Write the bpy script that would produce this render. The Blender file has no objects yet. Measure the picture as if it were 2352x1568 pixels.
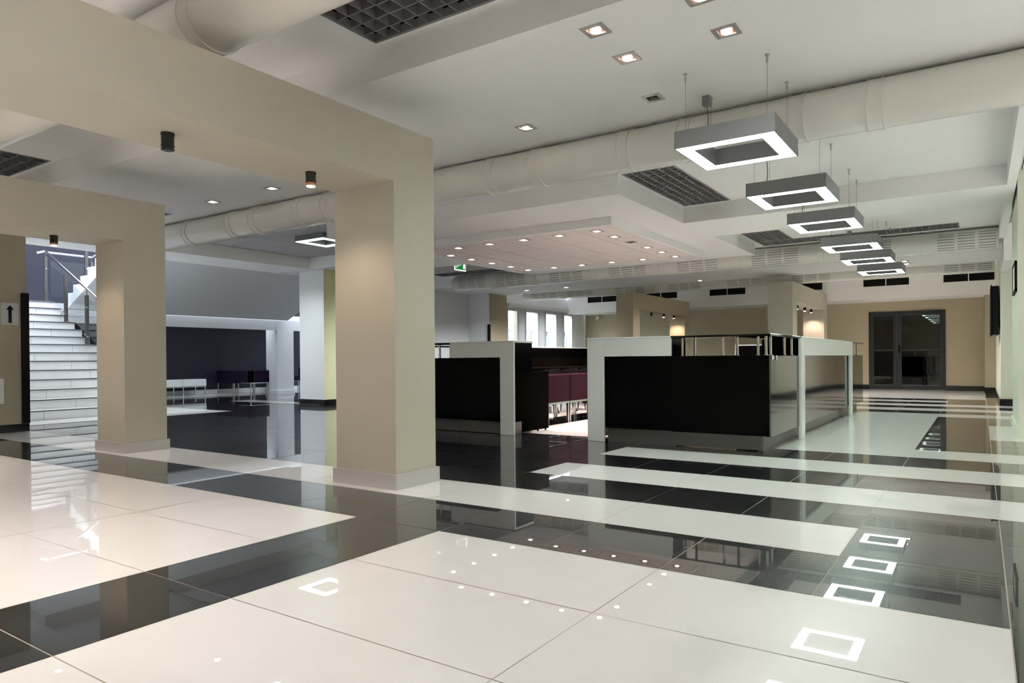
import bpy, math, random
from mathutils import Vector
random.seed(4)
SC = bpy.context.scene
COL = SC.collection
PI = math.pi

# ------------------------------------------------------------------ materials
def new_mat(name):
    m = bpy.data.materials.new(name); m.use_nodes = True
    return m, m.node_tree, m.node_tree.nodes['Principled BSDF']

def paint(name, col, rough=0.6, spec=0.3, var=0.025, scale=2.5, bump=0.0):
    m, t, b = new_mat(name)
    tc = t.nodes.new('ShaderNodeTexCoord'); n = t.nodes.new('ShaderNodeTexNoise')
    n.inputs['Scale'].default_value = scale; n.inputs['Detail'].default_value = 4
    t.links.new(tc.outputs['Object'], n.inputs['Vector'])
    r = t.nodes.new('ShaderNodeMixRGB'); r.inputs['Color1'].default_value = (*[c*(1-var) for c in col], 1)
    r.inputs['Color2'].default_value = (*[min(1, c*(1+var)) for c in col], 1)
    t.links.new(n.outputs['Fac'], r.inputs['Fac']); t.links.new(r.outputs['Color'], b.inputs['Base Color'])
    b.inputs['Roughness'].default_value = rough; b.inputs['Specular IOR Level'].default_value = spec
    if bump:
        n2 = t.nodes.new('ShaderNodeTexNoise'); n2.inputs['Scale'].default_value = 160
        t.links.new(tc.outputs['Object'], n2.inputs['Vector'])
        bp = t.nodes.new('ShaderNodeBump'); bp.inputs['Strength'].default_value = bump; bp.inputs['Distance'].default_value = 0.002
        t.links.new(n2.outputs['Fac'], bp.inputs['Height']); t.links.new(bp.outputs['Normal'], b.inputs['Normal'])
    return m

def metal(name, col, rough=0.25, metallic=1.0):
    m, t, b = new_mat(name)
    tc = t.nodes.new('ShaderNodeTexCoord'); n = t.nodes.new('ShaderNodeTexNoise'); n.inputs['Scale'].default_value = 30
    t.links.new(tc.outputs['Object'], n.inputs['Vector'])
    mr = t.nodes.new('ShaderNodeMapRange'); mr.inputs['To Min'].default_value = rough*0.85; mr.inputs['To Max'].default_value = rough*1.15
    t.links.new(n.outputs['Fac'], mr.inputs['Value']); t.links.new(mr.outputs['Result'], b.inputs['Roughness'])
    b.inputs['Base Color'].default_value = (*col, 1); b.inputs['Metallic'].default_value = metallic
    return m

def emit(name, col, strength):
    m, t, b = new_mat(name)
    b.inputs['Base Color'].default_value = (0.8, 0.8, 0.8, 1)
    b.inputs['Emission Color'].default_value = (*col, 1); b.inputs['Emission Strength'].default_value = strength
    return m

def glass(name, tint, refl=0.12, rough=0.02):
    m = bpy.data.materials.new(name); m.use_nodes = True; t = m.node_tree; t.nodes.clear()
    out = t.nodes.new('ShaderNodeOutputMaterial'); mix = t.nodes.new('ShaderNodeMixShader')
    tr = t.nodes.new('ShaderNodeBsdfTransparent'); tr.inputs['Color'].default_value = (*tint, 1)
    gl = t.nodes.new('ShaderNodeBsdfGlossy'); gl.inputs['Roughness'].default_value = rough
    fr = t.nodes.new('ShaderNodeLayerWeight'); fr.inputs['Blend'].default_value = 0.5
    pw = t.nodes.new('ShaderNodeMath'); pw.operation = 'POWER'; pw.inputs[1].default_value = 4.0; t.links.new(fr.outputs['Facing'], pw.inputs[0])
    ma = t.nodes.new('ShaderNodeMath'); ma.operation = 'MULTIPLY_ADD'; ma.inputs[1].default_value = 0.55; ma.inputs[2].default_value = refl; t.links.new(pw.outputs[0], ma.inputs[0])
    t.links.new(ma.outputs[0], mix.inputs['Fac'])
    t.links.new(tr.outputs[0], mix.inputs[1]); t.links.new(gl.outputs[0], mix.inputs[2]); t.links.new(mix.outputs[0], out.inputs[0])
    return m

def tile_mat(name, c1, c2, rough, spec, scale, speck=0.0, coat=0.0):
    m, t, b = new_mat(name)
    tc = t.nodes.new('ShaderNodeTexCoord')
    n = t.nodes.new('ShaderNodeTexNoise'); n.inputs['Scale'].default_value = scale; n.inputs['Detail'].default_value = 8; n.inputs['Roughness'].default_value = 0.65
    n.inputs['Distortion'].default_value = 0.6
    t.links.new(tc.outputs['Object'], n.inputs['Vector'])
    r = t.nodes.new('ShaderNodeValToRGB'); r.color_ramp.elements[0].position = 0.35; r.color_ramp.elements[1].position = 0.7
    r.color_ramp.elements[0].color = (*c1, 1); r.color_ramp.elements[1].color = (*c2, 1)
    t.links.new(n.outputs['Fac'], r.inputs['Fac']); t.links.new(r.outputs['Color'], b.inputs['Base Color'])
    b.inputs['Roughness'].default_value = rough; b.inputs['Specular IOR Level'].default_value = spec
    if coat: b.inputs['Coat Weight'].default_value = coat; b.inputs['Coat Roughness'].default_value = 0.012; b.inputs['Coat IOR'].default_value = 1.5
    return m

M = {}
M['paint_cream'] = paint('cream wall paint', (0.47, 0.445, 0.37), 0.55, 0.3)
M['plinth'] = paint('satin grey plinth', (0.47, 0.45, 0.45), 0.35, 0.4)
M['paint_white'] = paint('white wall paint', (0.83, 0.84, 0.85), 0.6, 0.25)
M['ceiling'] = paint('white ceiling paint', (0.90, 0.895, 0.89), 0.75, 0.15)
M['beige'] = paint('beige wall paint', (0.47, 0.41, 0.29), 0.6, 0.25)
M['tan'] = paint('tan wall paint', (0.44, 0.40, 0.30), 0.6, 0.25)
M['green_white'] = paint('pale green white wall paint', (0.76, 0.78, 0.66), 0.55, 0.3)
M['yellow'] = paint('pale yellow wall paint', (0.74, 0.70, 0.45), 0.6, 0.25)
M['navy'] = paint('dark navy wall paint', (0.028, 0.028, 0.045), 0.42, 0.35)
M['baseboard_black'] = paint('black baseboard gloss', (0.008, 0.008, 0.009), 0.12, 0.5)
M['tile_ceiling'] = paint('grey ceiling tile', (0.50, 0.49, 0.51), 0.8, 0.1)
M['tile_pink'] = paint('white panel tile', (0.84, 0.765, 0.735), 0.7, 0.15)
M['groove'] = paint('dark groove', (0.05, 0.047, 0.045), 0.8, 0.1)
M['duct'] = paint('glossy white duct enamel', (0.77, 0.755, 0.70), 0.2, 0.5, 0.01)
M['slot'] = paint('duct slot shade', (0.20, 0.195, 0.18), 0.6, 0.2)
M['grille'] = metal('grey louvre metal', (0.19, 0.19, 0.188), 0.5, 0.15)
M['void'] = paint('black plenum', (0.004, 0.004, 0.004), 0.95, 0.0)
M['gray_metal'] = metal('grey lamp housing', (0.21, 0.22, 0.225), 0.5, 0.2)
M['trim_metal'] = metal('brushed nickel trim', (0.50, 0.49, 0.47), 0.35, 0.9)
M['copper'] = metal('copper reflector', (0.75, 0.38, 0.22), 0.3, 1.0)
M['chrome'] = metal('chrome', (0.60, 0.60, 0.61), 0.12, 1.0)
M['steel'] = metal('brushed steel', (0.15, 0.15, 0.148), 0.38, 0.7)
M['black_lamp'] = paint('black lamp enamel', (0.01, 0.01, 0.01), 0.25, 0.5)
M['black_paint'] = paint('black satin paint', (0.006, 0.006, 0.006), 0.45, 0.12)
M['wire'] = metal('steel wire', (0.30, 0.30, 0.29), 0.4, 0.9)
M['cord'] = paint('grey cord', (0.13, 0.13, 0.13), 0.5, 0.3)
M['diffuser'] = emit('cool white diffuser', (0.79, 1.0, 0.87), 16.0)
M['lens'] = emit('warm white lens', (1.0, 0.90, 0.82), 9.0)
M['lens_warm'] = emit('warm halogen lens', (1.0, 0.72, 0.5), 9.0)
M['lens_off'] = paint('unlit lens', (0.03, 0.03, 0.03), 0.15, 0.5)
M['white_gloss'] = paint('white gloss laminate', (0.75, 0.78, 0.77), 0.22, 0.45, 0.01)
M['black_gloss'] = paint('black gloss panel', (0.0022, 0.0022, 0.0022), 0.09, 0.5, 0.05)
M['black_front'] = paint('black satin panel', (0.0015, 0.0015, 0.0015), 0.16, 0.09, 0.05)
M['black_matt'] = paint('black desk laminate', (0.004, 0.0032, 0.0026), 0.6, 0.0)
M['black_glass'] = paint('black glass shelf', (0.003, 0.0035, 0.0035), 0.06, 0.5)
M['purple'] = paint('plum upholstery', (0.0135, 0.0025, 0.006), 0.8, 0.05, 0.08, 40, 0.3)
M['dark_purple'] = paint('dark violet upholstery', (0.012, 0.006, 0.022), 0.75, 0.2, 0.08, 40, 0.3)
M['chair_black'] = paint('black chair shell', (0.004, 0.0035, 0.004), 0.9, 0.0)
M['paper'] = paint('white paper', (0.62, 0.62, 0.66), 0.8, 0.1)
M['ink'] = paint('black ink', (0.01, 0.01, 0.01), 0.7, 0.2)
M['stair_white'] = tile_mat('white stair stone', (0.74, 0.745, 0.745), (0.80, 0.805, 0.805), 0.12, 0.5, 3)
M['nosing'] = paint('dark stair nosing', (0.03, 0.03, 0.035), 0.4, 0.3)
M['glass'] = glass('clear glass', (0.95, 0.97, 0.97), 0.03)
M['door_glass'] = glass('dark door glass', (0.30, 0.30, 0.30), 0.05)
M['door_frame'] = paint('anthracite door frame', (0.026, 0.029, 0.031), 0.4, 0.3)
M['window_frame'] = paint('pale grey window frame', (0.62, 0.63, 0.64), 0.4, 0.4)
M['green_sign'] = emit('green sign film', (0.0, 0.22, 0.03), 0.35)
M['green_sign'].node_tree.nodes['Principled BSDF'].inputs['Base Color'].default_value = (0.0, 0.10, 0.02, 1)
M['sign_white'] = emit('white sign film', (1, 1, 0.95), 0.55)
M['tv_black'] = paint('black display plastic', (0.004, 0.005, 0.006), 0.35, 0.15)
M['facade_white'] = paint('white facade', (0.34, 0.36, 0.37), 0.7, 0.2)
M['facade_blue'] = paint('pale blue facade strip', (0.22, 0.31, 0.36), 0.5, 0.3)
M['white_tile'] = tile_mat('polished white porcelain', (0.79, 0.78, 0.765), (0.84, 0.83, 0.815), 0.3, 0.15, 1.3, 0, 0.85)
M['black_tile'] = tile_mat('polished black porcelain', (0.007, 0.007, 0.008), (0.022, 0.022, 0.024), 0.26, 0.12, 4.0, 0, 1.0)
M['grout'] = paint('tan grout', (0.52, 0.47, 0.39), 0.9, 0.1)

# ------------------------------------------------------------------ mesh building
ORIG = {}
def orig(o): return ORIG.get(o.name, Vector((0, 0, 0))) if o else Vector((0, 0, 0))

class MB:
    def __init__(s): s.v = []; s.f = []; s.mi = []; s.sm = []
    def add(s, vs, fs, m=0, smooth=False):
        b = len(s.v); s.v += [tuple(v) for v in vs]
        for f in fs: s.f.append([b+i for i in f]); s.mi.append(m); s.sm.append(smooth)
        return s
    def box(s, x0, x1, y0, y1, z0, z1, m=0, bev=0.0):
        x0, x1 = min(x0, x1), max(x0, x1); y0, y1 = min(y0, y1), max(y0, y1); z0, z1 = min(z0, z1), max(z0, z1)
        if bev <= 0:
            vs = [(x, y, z) for z in (z0, z1) for y in (y0, y1) for x in (x0, x1)]
            return s.add(vs, [(0, 2, 3, 1), (4, 5, 7, 6), (0, 1, 5, 4), (2, 6, 7, 3), (0, 4, 6, 2), (1, 3, 7, 5)], m)
        b = min(bev, (x1-x0)/2.01, (y1-y0)/2.01, (z1-z0)/2.01)
        # chamfered box: 24 vertices
        vs = []; idx = {}
        for sx in (0, 1):
            for sy in (0, 1):
                for sz in (0, 1):
                    X = (x0, x1)[sx]; Y = (y0, y1)[sy]; Z = (z0, z1)[sz]
                    dx = b if sx == 0 else -b; dy = b if sy == 0 else -b; dz = b if sz == 0 else -b
                    for k, p in enumerate(((X, Y+dy, Z+dz), (X+dx, Y, Z+dz), (X+dx, Y+dy, Z))):
                        idx[(sx, sy, sz, k)] = len(vs); vs.append(p)
        I = idx; F = []
        for sx in (0, 1):
            q = [I[(sx, 0, 0, 0)], I[(sx, 1, 0, 0)], I[(sx, 1, 1, 0)], I[(sx, 0, 1, 0)]]; F.append(q if sx else q[::-1])
        for sy in (0, 1):
            q = [I[(0, sy, 0, 1)], I[(0, sy, 1, 1)], I[(1, sy, 1, 1)], I[(1, sy, 0, 1)]]; F.append(q if sy else q[::-1])
        for sz in (0, 1):
            q = [I[(0, 0, sz, 2)], I[(1, 0, sz, 2)], I[(1, 1, sz, 2)], I[(0, 1, sz, 2)]]; F.append(q if sz else q[::-1])
        def orient(q):
            a, bb, c = (Vector(vs[q[0]]), Vector(vs[q[1]]), Vector(vs[q[2]]))
            n = (bb-a).cross(c-a); ctr = sum((Vector(vs[i]) for i in q), Vector())/len(q)
            mid = Vector(((x0+x1)/2, (y0+y1)/2, (z0+z1)/2))
            return q if n.dot(ctr-mid) > 0 else q[::-1]
        for sx in (0, 1):
            for sy in (0, 1): F.append(orient([I[(sx, sy, 0, 0)], I[(sx, sy, 1, 0)], I[(sx, sy, 1, 1)], I[(sx, sy, 0, 1)]]))
        for sx in (0, 1):
            for sz in (0, 1): F.append(orient([I[(sx, 0, sz, 0)], I[(sx, 1, sz, 0)], I[(sx, 1, sz, 2)], I[(sx, 0, sz, 2)]]))
        for sy in (0, 1):
            for sz in (0, 1): F.append(orient([I[(0, sy, sz, 1)], I[(1, sy, sz, 1)], I[(1, sy, sz, 2)], I[(0, sy, sz, 2)]]))
        for sx in (0, 1):
            for sy in (0, 1):
                for sz in (0, 1): F.append(orient([I[(sx, sy, sz, k)] for k in range(3)]))
        return s.add(vs, F, m)
    def quad(s, a, b, c, d, m=0): return s.add([a, b, c, d], [(0, 1, 2, 3)], m)
    def cyl(s, p0, p1, r, n=16, m=0, r1=None, caps=True, smooth=True):
        p0, p1 = Vector(p0), Vector(p1); d = (p1-p0).normalized(); r1 = r if r1 is None else r1
        a = d.orthogonal().normalized(); b = d.cross(a)
        vs = []
        for p, rr in ((p0, r), (p1, r1)):
            for i in range(n):
                t = 2*PI*i/n; vs.append(p+(a*math.cos(t)+b*math.sin(t))*rr)
        fs = [(i, (i+1) % n, n+(i+1) % n, n+i) for i in range(n)]
        s.add(vs, fs, m, smooth)
        if caps:
            s.add(vs[:n], [tuple(range(n))[::-1]], m); s.add(vs[n:], [tuple(range(n))], m)
        return s
    def tube(s, pts, r, n=8, m=0):
        for i in range(len(pts)-1): s.cyl(pts[i], pts[i+1], r, n, m, caps=(i in (0, len(pts)-2)))
        return s
    def prism_y(s, poly, y0, y1, m=0):  # poly of (x,z)
        n = len(poly)
        vs = [(x, y0, z) for x, z in poly]+[(x, y1, z) for x, z in poly]
        s.add(vs, [tuple(range(n))[::-1], tuple(range(n, 2*n))]+[(i, i+n, (i+1) % n+n, (i+1) % n) for i in range(n)][:], m)
        return s
    def prism_x(s, poly, x0, x1, m=0):  # poly of (y,z)
        n = len(poly)
        vs = [(x0, y, z) for y, z in poly]+[(x1, y, z) for y, z in poly]
        s.add(vs, [tuple(range(n)), tuple(range(n, 2*n))[::-1]]+[(i, (i+1) % n, (i+1) % n+n, i+n) for i in range(n)], m)
        return s
    def build(s, name, mats, parent=None):
        if not isinstance(mats, (list, tuple)): mats = [mats]
        o0 = orig(parent)
        me = bpy.data.meshes.new(name)
        me.from_pydata([(v[0]-o0.x, v[1]-o0.y, v[2]-o0.z) for v in s.v], [], s.f)
        for m in mats: me.materials.append(M[m] if isinstance(m, str) else m)
        for p, mi, sm in zip(me.polygons, s.mi, s.sm): p.material_index = mi; p.use_smooth = sm
        me.update()
        o = bpy.data.objects.new(name, me); COL.objects.link(o)
        if parent: o.parent = parent
        ORIG[o.name] = o0.copy()
        return o

def tag(o, label=None, cat=None, group=None, kind=None):
    if label: o['label'] = label
    if cat: o['category'] = cat
    if group: o['group'] = group
    if kind: o['kind'] = kind
    return o
def thing(name, label, cat, loc, group=None):
    o = bpy.data.objects.new(name, None); o.empty_display_size = 0.1; COL.objects.link(o); o.location = loc
    ORIG[o.name] = Vector(loc)
    return tag(o, label, cat, group)
def kids(o): return [c for c in bpy.data.objects if c.parent == o]
def copy_tree(o, loc, label=None, group=None, rotz=None):
    def rec(src, par):
        c = src.copy(); COL.objects.link(c)
        if par: c.parent = par
        for ch in kids(src): rec(ch, c)
        return c
    c = rec(o, None); c.location = loc; ORIG[c.name] = Vector(loc)
    if rotz is not None: c.rotation_euler = (0, 0, rotz)
    if label: c['label'] = label
    if group: c['group'] = group
    return c
def struct(o): o['kind'] = 'structure'; return o
def B(*a, **k): return MB().box(*a, **k)

# ------------------------------------------------------------------ floor
TX, TY, TS = -2.923, 1.551, 0.6
def white(i, j):
    if i >= 8 and j < 18: return True  # white tiles out of view, laid to bounce light up to the ceiling
    if j < 2: return i < 0 or 1 <= i < 5
    if j == 3: return i < 4
    if j in (5, 7): return i >= 0
    if j in (19, 21): return i >= -1
    if j == 23: return -1 <= i < 4
    if j >= 25: return -1 <= i < 5
    if 9 <= j <= 17:
        if j in (9, 17) and i >= 4: return True
        if 12 <= j <= 14 and i >= 5: return True
        if -3 <= i < 4: return True
        return i in (-5, -6, -7) and j >= 11
    return False
fl = MB()
g = 0.0022
def tile(x0, x1, y0, y1, m, z=0.0):
    ax, ay = random.uniform(-1, 1)*0.0009, random.uniform(-1, 1)*0.0009
    if m == 1: ax *= 1.6; ay *= 1.6
    cx, cy = (x0+x1)/2, (y0+y1)/2
    vs = [(x, y, z+(x-cx)*ax+(y-cy)*ay) for x, y in ((x0+g, y0+g), (x1-g, y0+g), (x1-g, y1-g), (x0+g, y1-g))]
    fl.add(vs, [(0, 1, 2, 3)], m)
XW = -10.9
for j in range(-10, 33):
    i = -13
    while i < 13:
        w = white(i, j)
        odd = (j < 2 and i >= 1)
        pair = w and white(i+1, j) and ((i % 2 == 1) if odd else (i % 2 == 0))
        x0 = TX+TS*i; x1 = x0+TS*(2 if pair else 1); y0 = TY+TS*j; y1 = y0+TS
        tile(x0, x1, y0, y1, 0 if w else 1)
        i += 2 if pair else 1
# stair hall floor
y = -1.449
while y < 16.4:
    x = TX-TS*13
    while x > -17.5:
        tile(x-TS, x, y, y+TS, 1); x -= TS
    y += TS
for (x0, x1, y0, y1) in ((-16.9, -10.92, 5.75, 7.35), (-13.72, -10.75, 9.15, 9.70), (-17.4, -15.9, 6.8, 16.0), (-11.86, -11.03, 2.0, 6.6)):
    xx = x0
    while xx < x1-0.01:
        tile(xx, min(xx+1.2, x1), y0, y1, 0, 0.003); xx += 1.2
fl.quad((-18, -5, -0.0015), (8, -5, -0.0015), (8, 24, -0.0015), (-18, 24, -0.0015), 2)
struct(fl.build('floor', ['white_tile', 'black_tile', 'grout']))

# ------------------------------------------------------------------ ceilings
ZT = 3.35
def slab(mb, x0, x1, y0, y1, z, holes=(), m=0):
    xs = sorted({x0, x1, *[h[0] for h in holes], *[h[1] for h in holes]}); ys = sorted({y0, y1, *[h[2] for h in holes], *[h[3] for h in holes]})
    for a, b in zip(xs, xs[1:]):
        for c, d in zip(ys, ys[1:]):
            cx, cy = (a+b)/2, (c+d)/2
            if any(h[0] < cx < h[1] and h[2] < cy < h[3] for h in holes): continue
            mb.box(a, b, c, d, z, ZT, m)
G1 = (-3.39, 0.21, 2.56, 3.40); G2 = (-10.2, -8.20, 2.56, 3.40)
G3 = (-3.235, -2.62, 6.92, 8.855); G4A = (-3.22, -2.62, 11.38, 12.375); G4B = (-3.22, -0.27, 12.385, 12.88); G5 = (-10.72, -8.3, 12.43, 12.95)
cl = MB()
slab(cl, -11.85, 7, -4.6, 3.43, 3.03, (G1, G2))
slab(cl, -11.85, 7, 3.43, 4.36, 2.80)
slab(cl, -10.87, 7, 4.36, 6.60, 2.877)
slab(cl, -7.89, -3.25, 6.60, 6.885, 2.877)
slab(cl, -3.25, 0.232, 6.60, 8.883, 2.877, (G3,))
slab(cl, -7.89, -3.25, 6.885, 12.38, 2.657)
slab(cl, -3.25, 0.232, 8.883, 10.12, 2.657)
slab(cl, -3.25, 0.232, 10.12, 12.38, 2.877, (G4A,))
slab(cl, -11.85, -10.87, 4.36, 9.03, 2.66); slab(cl, -11.85, -7.89, 9.03, 10.30, 2.657)
slab(cl, -11.85, -10.87, 10.30, 12.38, 2.657)
slab(cl, -11.85, 0.232, 12.38, 13.5, 2.877, (G4B, G5)); cl.box(0.232, 0.31, 12.88, 13.52, 2.84, ZT)
slab(cl, -11.85, 0.6, 13.5, 15.95, 2.657)
slab(cl, -11.0, 0.3, 15.95, 19.5, 2.877)
cl.box(-11.0, 0.36, 19.5, 20.75, 2.31, ZT)
cl.box(0.232, 0.31, 6.2, 12.88, 2.657, ZT)
slab(cl, 0.232, 7, 12.88, 13.05, 2.657)
struct(cl.build('ceiling', 'ceiling'))
# tiled ceilings of the side bays (tiles with dark joints)
def tiled(mb, x0, x1, y0, y1, z, sx, sy, ox, oy):
    mb.box(x0, x1, y0, y1, z+0.012, ZT, 1)
    xs = [x0]; x = ox
    while x < x1:
        if x > x0+0.02: xs.append(x)
        x += sx
    xs.append(x1); ys = [y0]; y = oy
    while y < y1:
        if y > y0+0.02: ys.append(y)
        y += sy
    ys.append(y1)
    for a, b in zip(xs, xs[1:]):
        for c, d in zip(ys, ys[1:]): mb.box(a+0.005, b-0.005, c+0.005, d-0.005, z, z+0.02, 0)
ct = MB()
tiled(ct, -10.87, -7.89, 6.60, 9.03, 2.877, 0.6, 0.6, -10.87, 6.63)
tiled(ct, -10.87, -7.89, 10.30, 12.38, 2.877, 0.6, 0.6, -10.87, 10.3)
ctr = MB(); tiled(ctr, 0.31, 7, 6.60, 12.88, 2.877, 0.6, 0.6, 0.37, 6.9)
struct(ct.build('ceiling_tiles_side', ['tile_ceiling', 'groove']))
M['tile_blue'] = paint('pale ceiling tile', (0.72, 0.75, 0.76), 0.8, 0.1)
struct(ctr.build('ceiling_tiles_right', ['tile_blue', 'groove']))

def grille(h, z, cell, label, axis='x'):
    x0, x1, y0, y1 = h; cx, cy = (x0+x1)/2, (y0+y1)/2
    t = thing('ceiling_grille', label, 'ceiling grille', (cx, cy, z), 'open louvre grilles in the ceiling')
    b = MB(); w = 0.022
    b.box(x0, x1, y0, y0+w, z-0.004, z+0.05); b.box(x0, x1, y1-w, y1, z-0.004, z+0.05)
    b.box(x0, x0+w, y0+w, y1-w, z-0.004, z+0.05); b.box(x1-w, x1, y0+w, y1-w, z-0.004, z+0.05)
    b.build('frame', 'grille', t)
    b = MB(); th = 0.010
    nx = max(1, round((x1-x0)/cell)); ny = max(1, round((y1-y0)/cell))
    for i in range(1, nx): x = x0+(x1-x0)*i/nx; b.box(x-th/2, x+th/2, y0+w, y1-w, z+0.002, z+0.085)
    for i in range(1, ny): y = y0+(y1-y0)*i/ny; b.box(x0+w, x1-w, y-th/2, y+th/2, z+0.002, z+0.085)
    b.build('louvre', 'grille', t)
    b = MB(); zt = z+0.26
    b.quad((x0, y0, zt), (x1, y0, zt), (x1, y1, zt), (x0, y1, zt)); e = 0.004
    b.quad((x0+e, y0+e, z+.05), (x1-e, y0+e, z+.05), (x1-e, y0+e, zt), (x0+e, y0+e, zt)); b.quad((x0+e, y1-e, z+.05), (x1-e, y1-e, z+.05), (x1-e, y1-e, zt), (x0+e, y1-e, zt))
    b.quad((x0+e, y0+e, z+.05), (x0+e, y1-e, z+.05), (x0+e, y1-e, zt), (x0+e, y0+e, zt)); b.quad((x1-e, y0+e, z+.05), (x1-e, y1-e, z+.05), (x1-e, y1-e, zt), (x1-e, y0+e, zt))
    b.build('plenum', 'void', t)
grille(G1, 3.03, 0.12, 'large dark open-cell ceiling grille beside the nearest white duct')
grille(G2, 3.03, 0.14, 'dark open-cell ceiling grille seen through the near cream portal at far left')
grille(G3, 2.877, 0.105, 'dark square-cell ceiling grille beside the raised soffit corner behind the first pendant')
grille(G4A, 2.877, 0.105, 'dark square-cell ceiling grille beside the triangular soffit edge past the third pendant')
grille(G4B, 2.877, 0.1, 'long narrow dark ceiling grille along the slotted duct behind the pendants')
grille(G5, 2.877, 0.1, 'narrow dark ceiling grille by the green exit sign above the slotted duct end')

# ------------------------------------------------------------------ walls
w = MB(); w.box(-10.42, -10.2, -4.6, 3.92, 0, 3.03); struct(w.build('wall_left', 'tan'))
w = MB(); w.box(-10.199, -10.185, -4.6, 3.935, 0, 0.10); w.box(-10.42, -10.2, 3.92, 3.935, 0, 0.10); struct(w.build('baseboard_left', 'baseboard_black'))
w = MB(); w.box(-17.6, -17.4, -2.2, 16.2, 0, 6.2); struct(w.build('wall_hall_far', 'navy'))
w = MB(); w.box(-17.4, -11.96, 16.0, 16.2, 0, 6.2); struct(w.build('wall_hall_end', 'paint_white'))
w = MB(); w.box(-17.6, -10.42, -2.4, -2.2, 0, 6.2); struct(w.build('wall_hall_near', 'paint_white'))
w = MB(); w.box(-17.4, -17.385, 6.6, 16.0, 0, 0.11); struct(w.build('baseboard_stair_hall', 'stair_white'))
w = MB(); w.box(-12.0, -11.05, 3.0, 16.0, 3.352, 6.2); w.box(-12.0, -11.85, -2.2, 16.0, 2.9, 3.352); w.box(-11.86, -11.85, 3.9, 12.4, 2.66, 3.3); struct(w.build('wall_upper_hall', 'paint_white'))
w = MB(); w.box(-11.95, -11.75, 12.6, 15.26, 0, 2.9); w.box(-11.95, -11.05, 15.26, 15.5, 0, 2.657); w.box(-11.95, -11.04, 15.5, 16.1, 0, 2.9, 1)
w.quad((-11.039, 15.26, 0), (-11.039, 15.5, 0), (-11.039, 15.5, 2.657), (-11.039, 15.26, 2.657), 1)
struct(w.build('wall_middle', ['paint_white', 'beige']))
# far wall with the door opening
w = MB(); w.box(-11.0, -2.47, 20.7, 20.9, 0, 2.35); w.box(-0.745, 0.10, 20.7, 20.9, 0, 2.35); w.box(-2.47, -0.745, 20.7, 20.9, 2.04, 2.35)
w.box(0.08, 0.36, 19.9, 20.7, 0, 2.35)
struct(w.build('wall_far', 'beige'))
w = MB(); w.box(-11.0, -2.48, 20.68, 20.699, 0, 0.12); w.box(-0.735, 0.08, 20.68, 20.699, 0, 0.12); w.box(0.065, 0.36, 19.88, 19.899, 0, 0.12); w.box(0.065, 0.079, 19.9, 20.7, 0, 0.12)
struct(w.build('baseboard_far', 'baseboard_black'))
w = MB(); w.box(0.29, 7, 15.0, 15.2, 0, 2.66); w.box(0.29, 0.5, 15.2, 20.7, 0, 2.88); w.box(0.305, 7, 13.05, 15.0, 2.33, 2.66, 1); w.box(0.29, 0.305, 12.88, 15.0, 2.33, 2.86, 1)
struct(w.build('wall_right', ['green_white', 'ceiling']))
w = MB(); w.box(0.272, 7, 14.98, 14.999, 0, 0.11); w.box(0.272, 0.289, 15.0, 20.6, 0, 0.11); struct(w.build('baseboard_right', 'baseboard_black'))
# window wall
w = MB(); w.box(-11.25, -11.04, 16.1, 20.9, 0, 0.75); w.box(-11.25, -11.04, 16.1, 20.9, 2.34, 2.9); w.box(-11.25, -11.04, 19.88, 20.9, 0.75, 2.34)
w.box(-11.04, -10.95, 16.1, 19.5, 2.355, 2.455)
struct(w.build('wall_window_side', 'paint_white'))
# wall behind the viewpoint side bays
w = MB(); w.box(-10.42, 7.1, -4.8, -4.6, 0, 3.35); w.box(6.9, 7.1, -4.6, 15.2, 0, 3.35); struct(w.build('wall_rear', 'tan'))

# pillars with beams (portals)
def portal(name, x0, x1, y0, y1, zs, zt, posts, label, plinth_h=0.105, mat='paint_cream'):
    b = MB(); b.box(x0, x1, y0, y1, zs, zt)
    for (a, c) in posts: b.box(x0, x1, a, c, 0, zs)
    o = struct(b.build(name, mat)); tag(o, label)
    for (a, c) in posts:
        e = 0.02; p = MB()
        p.box(x0-e, x1+e, a-e, a, 0, plinth_h, 0); p.box(x0-e, x1+e, c, c+e, 0, plinth_h); p.box(x0-e, x0, a, c, 0, plinth_h); p.box(x1, x1+e, a, c, 0, plinth_h)
        p.build('plinth', 'plinth', o)
    return o
portal('portal_pillar', -3.88, -3.295, -4.6, 3.875, 2.10, 2.485, [(3.46, 3.875)], 'near cream pillar with its long beam')
portal('portal_pillar', -7.37, -6.835, -4.6, 3.865, 2.055, 2.465, [(3.45, 3.865)], 'second cream pillar and beam in front of the stairs', 0.1)
portal('portal_pillar', -3.79, -3.29, 15.46, 19.42, 2.075, 2.48, [(15.46, 15.9), (19.0, 19.42)], 'cream portal behind the right counter')
portal('portal_pillar', -7.41, -6.965, 15.55, 19.48, 2.075, 2.475, [(15.55, 15.95), (19.08, 19.48)], 'beige portal with three spots between the counters', mat='beige')
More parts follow.
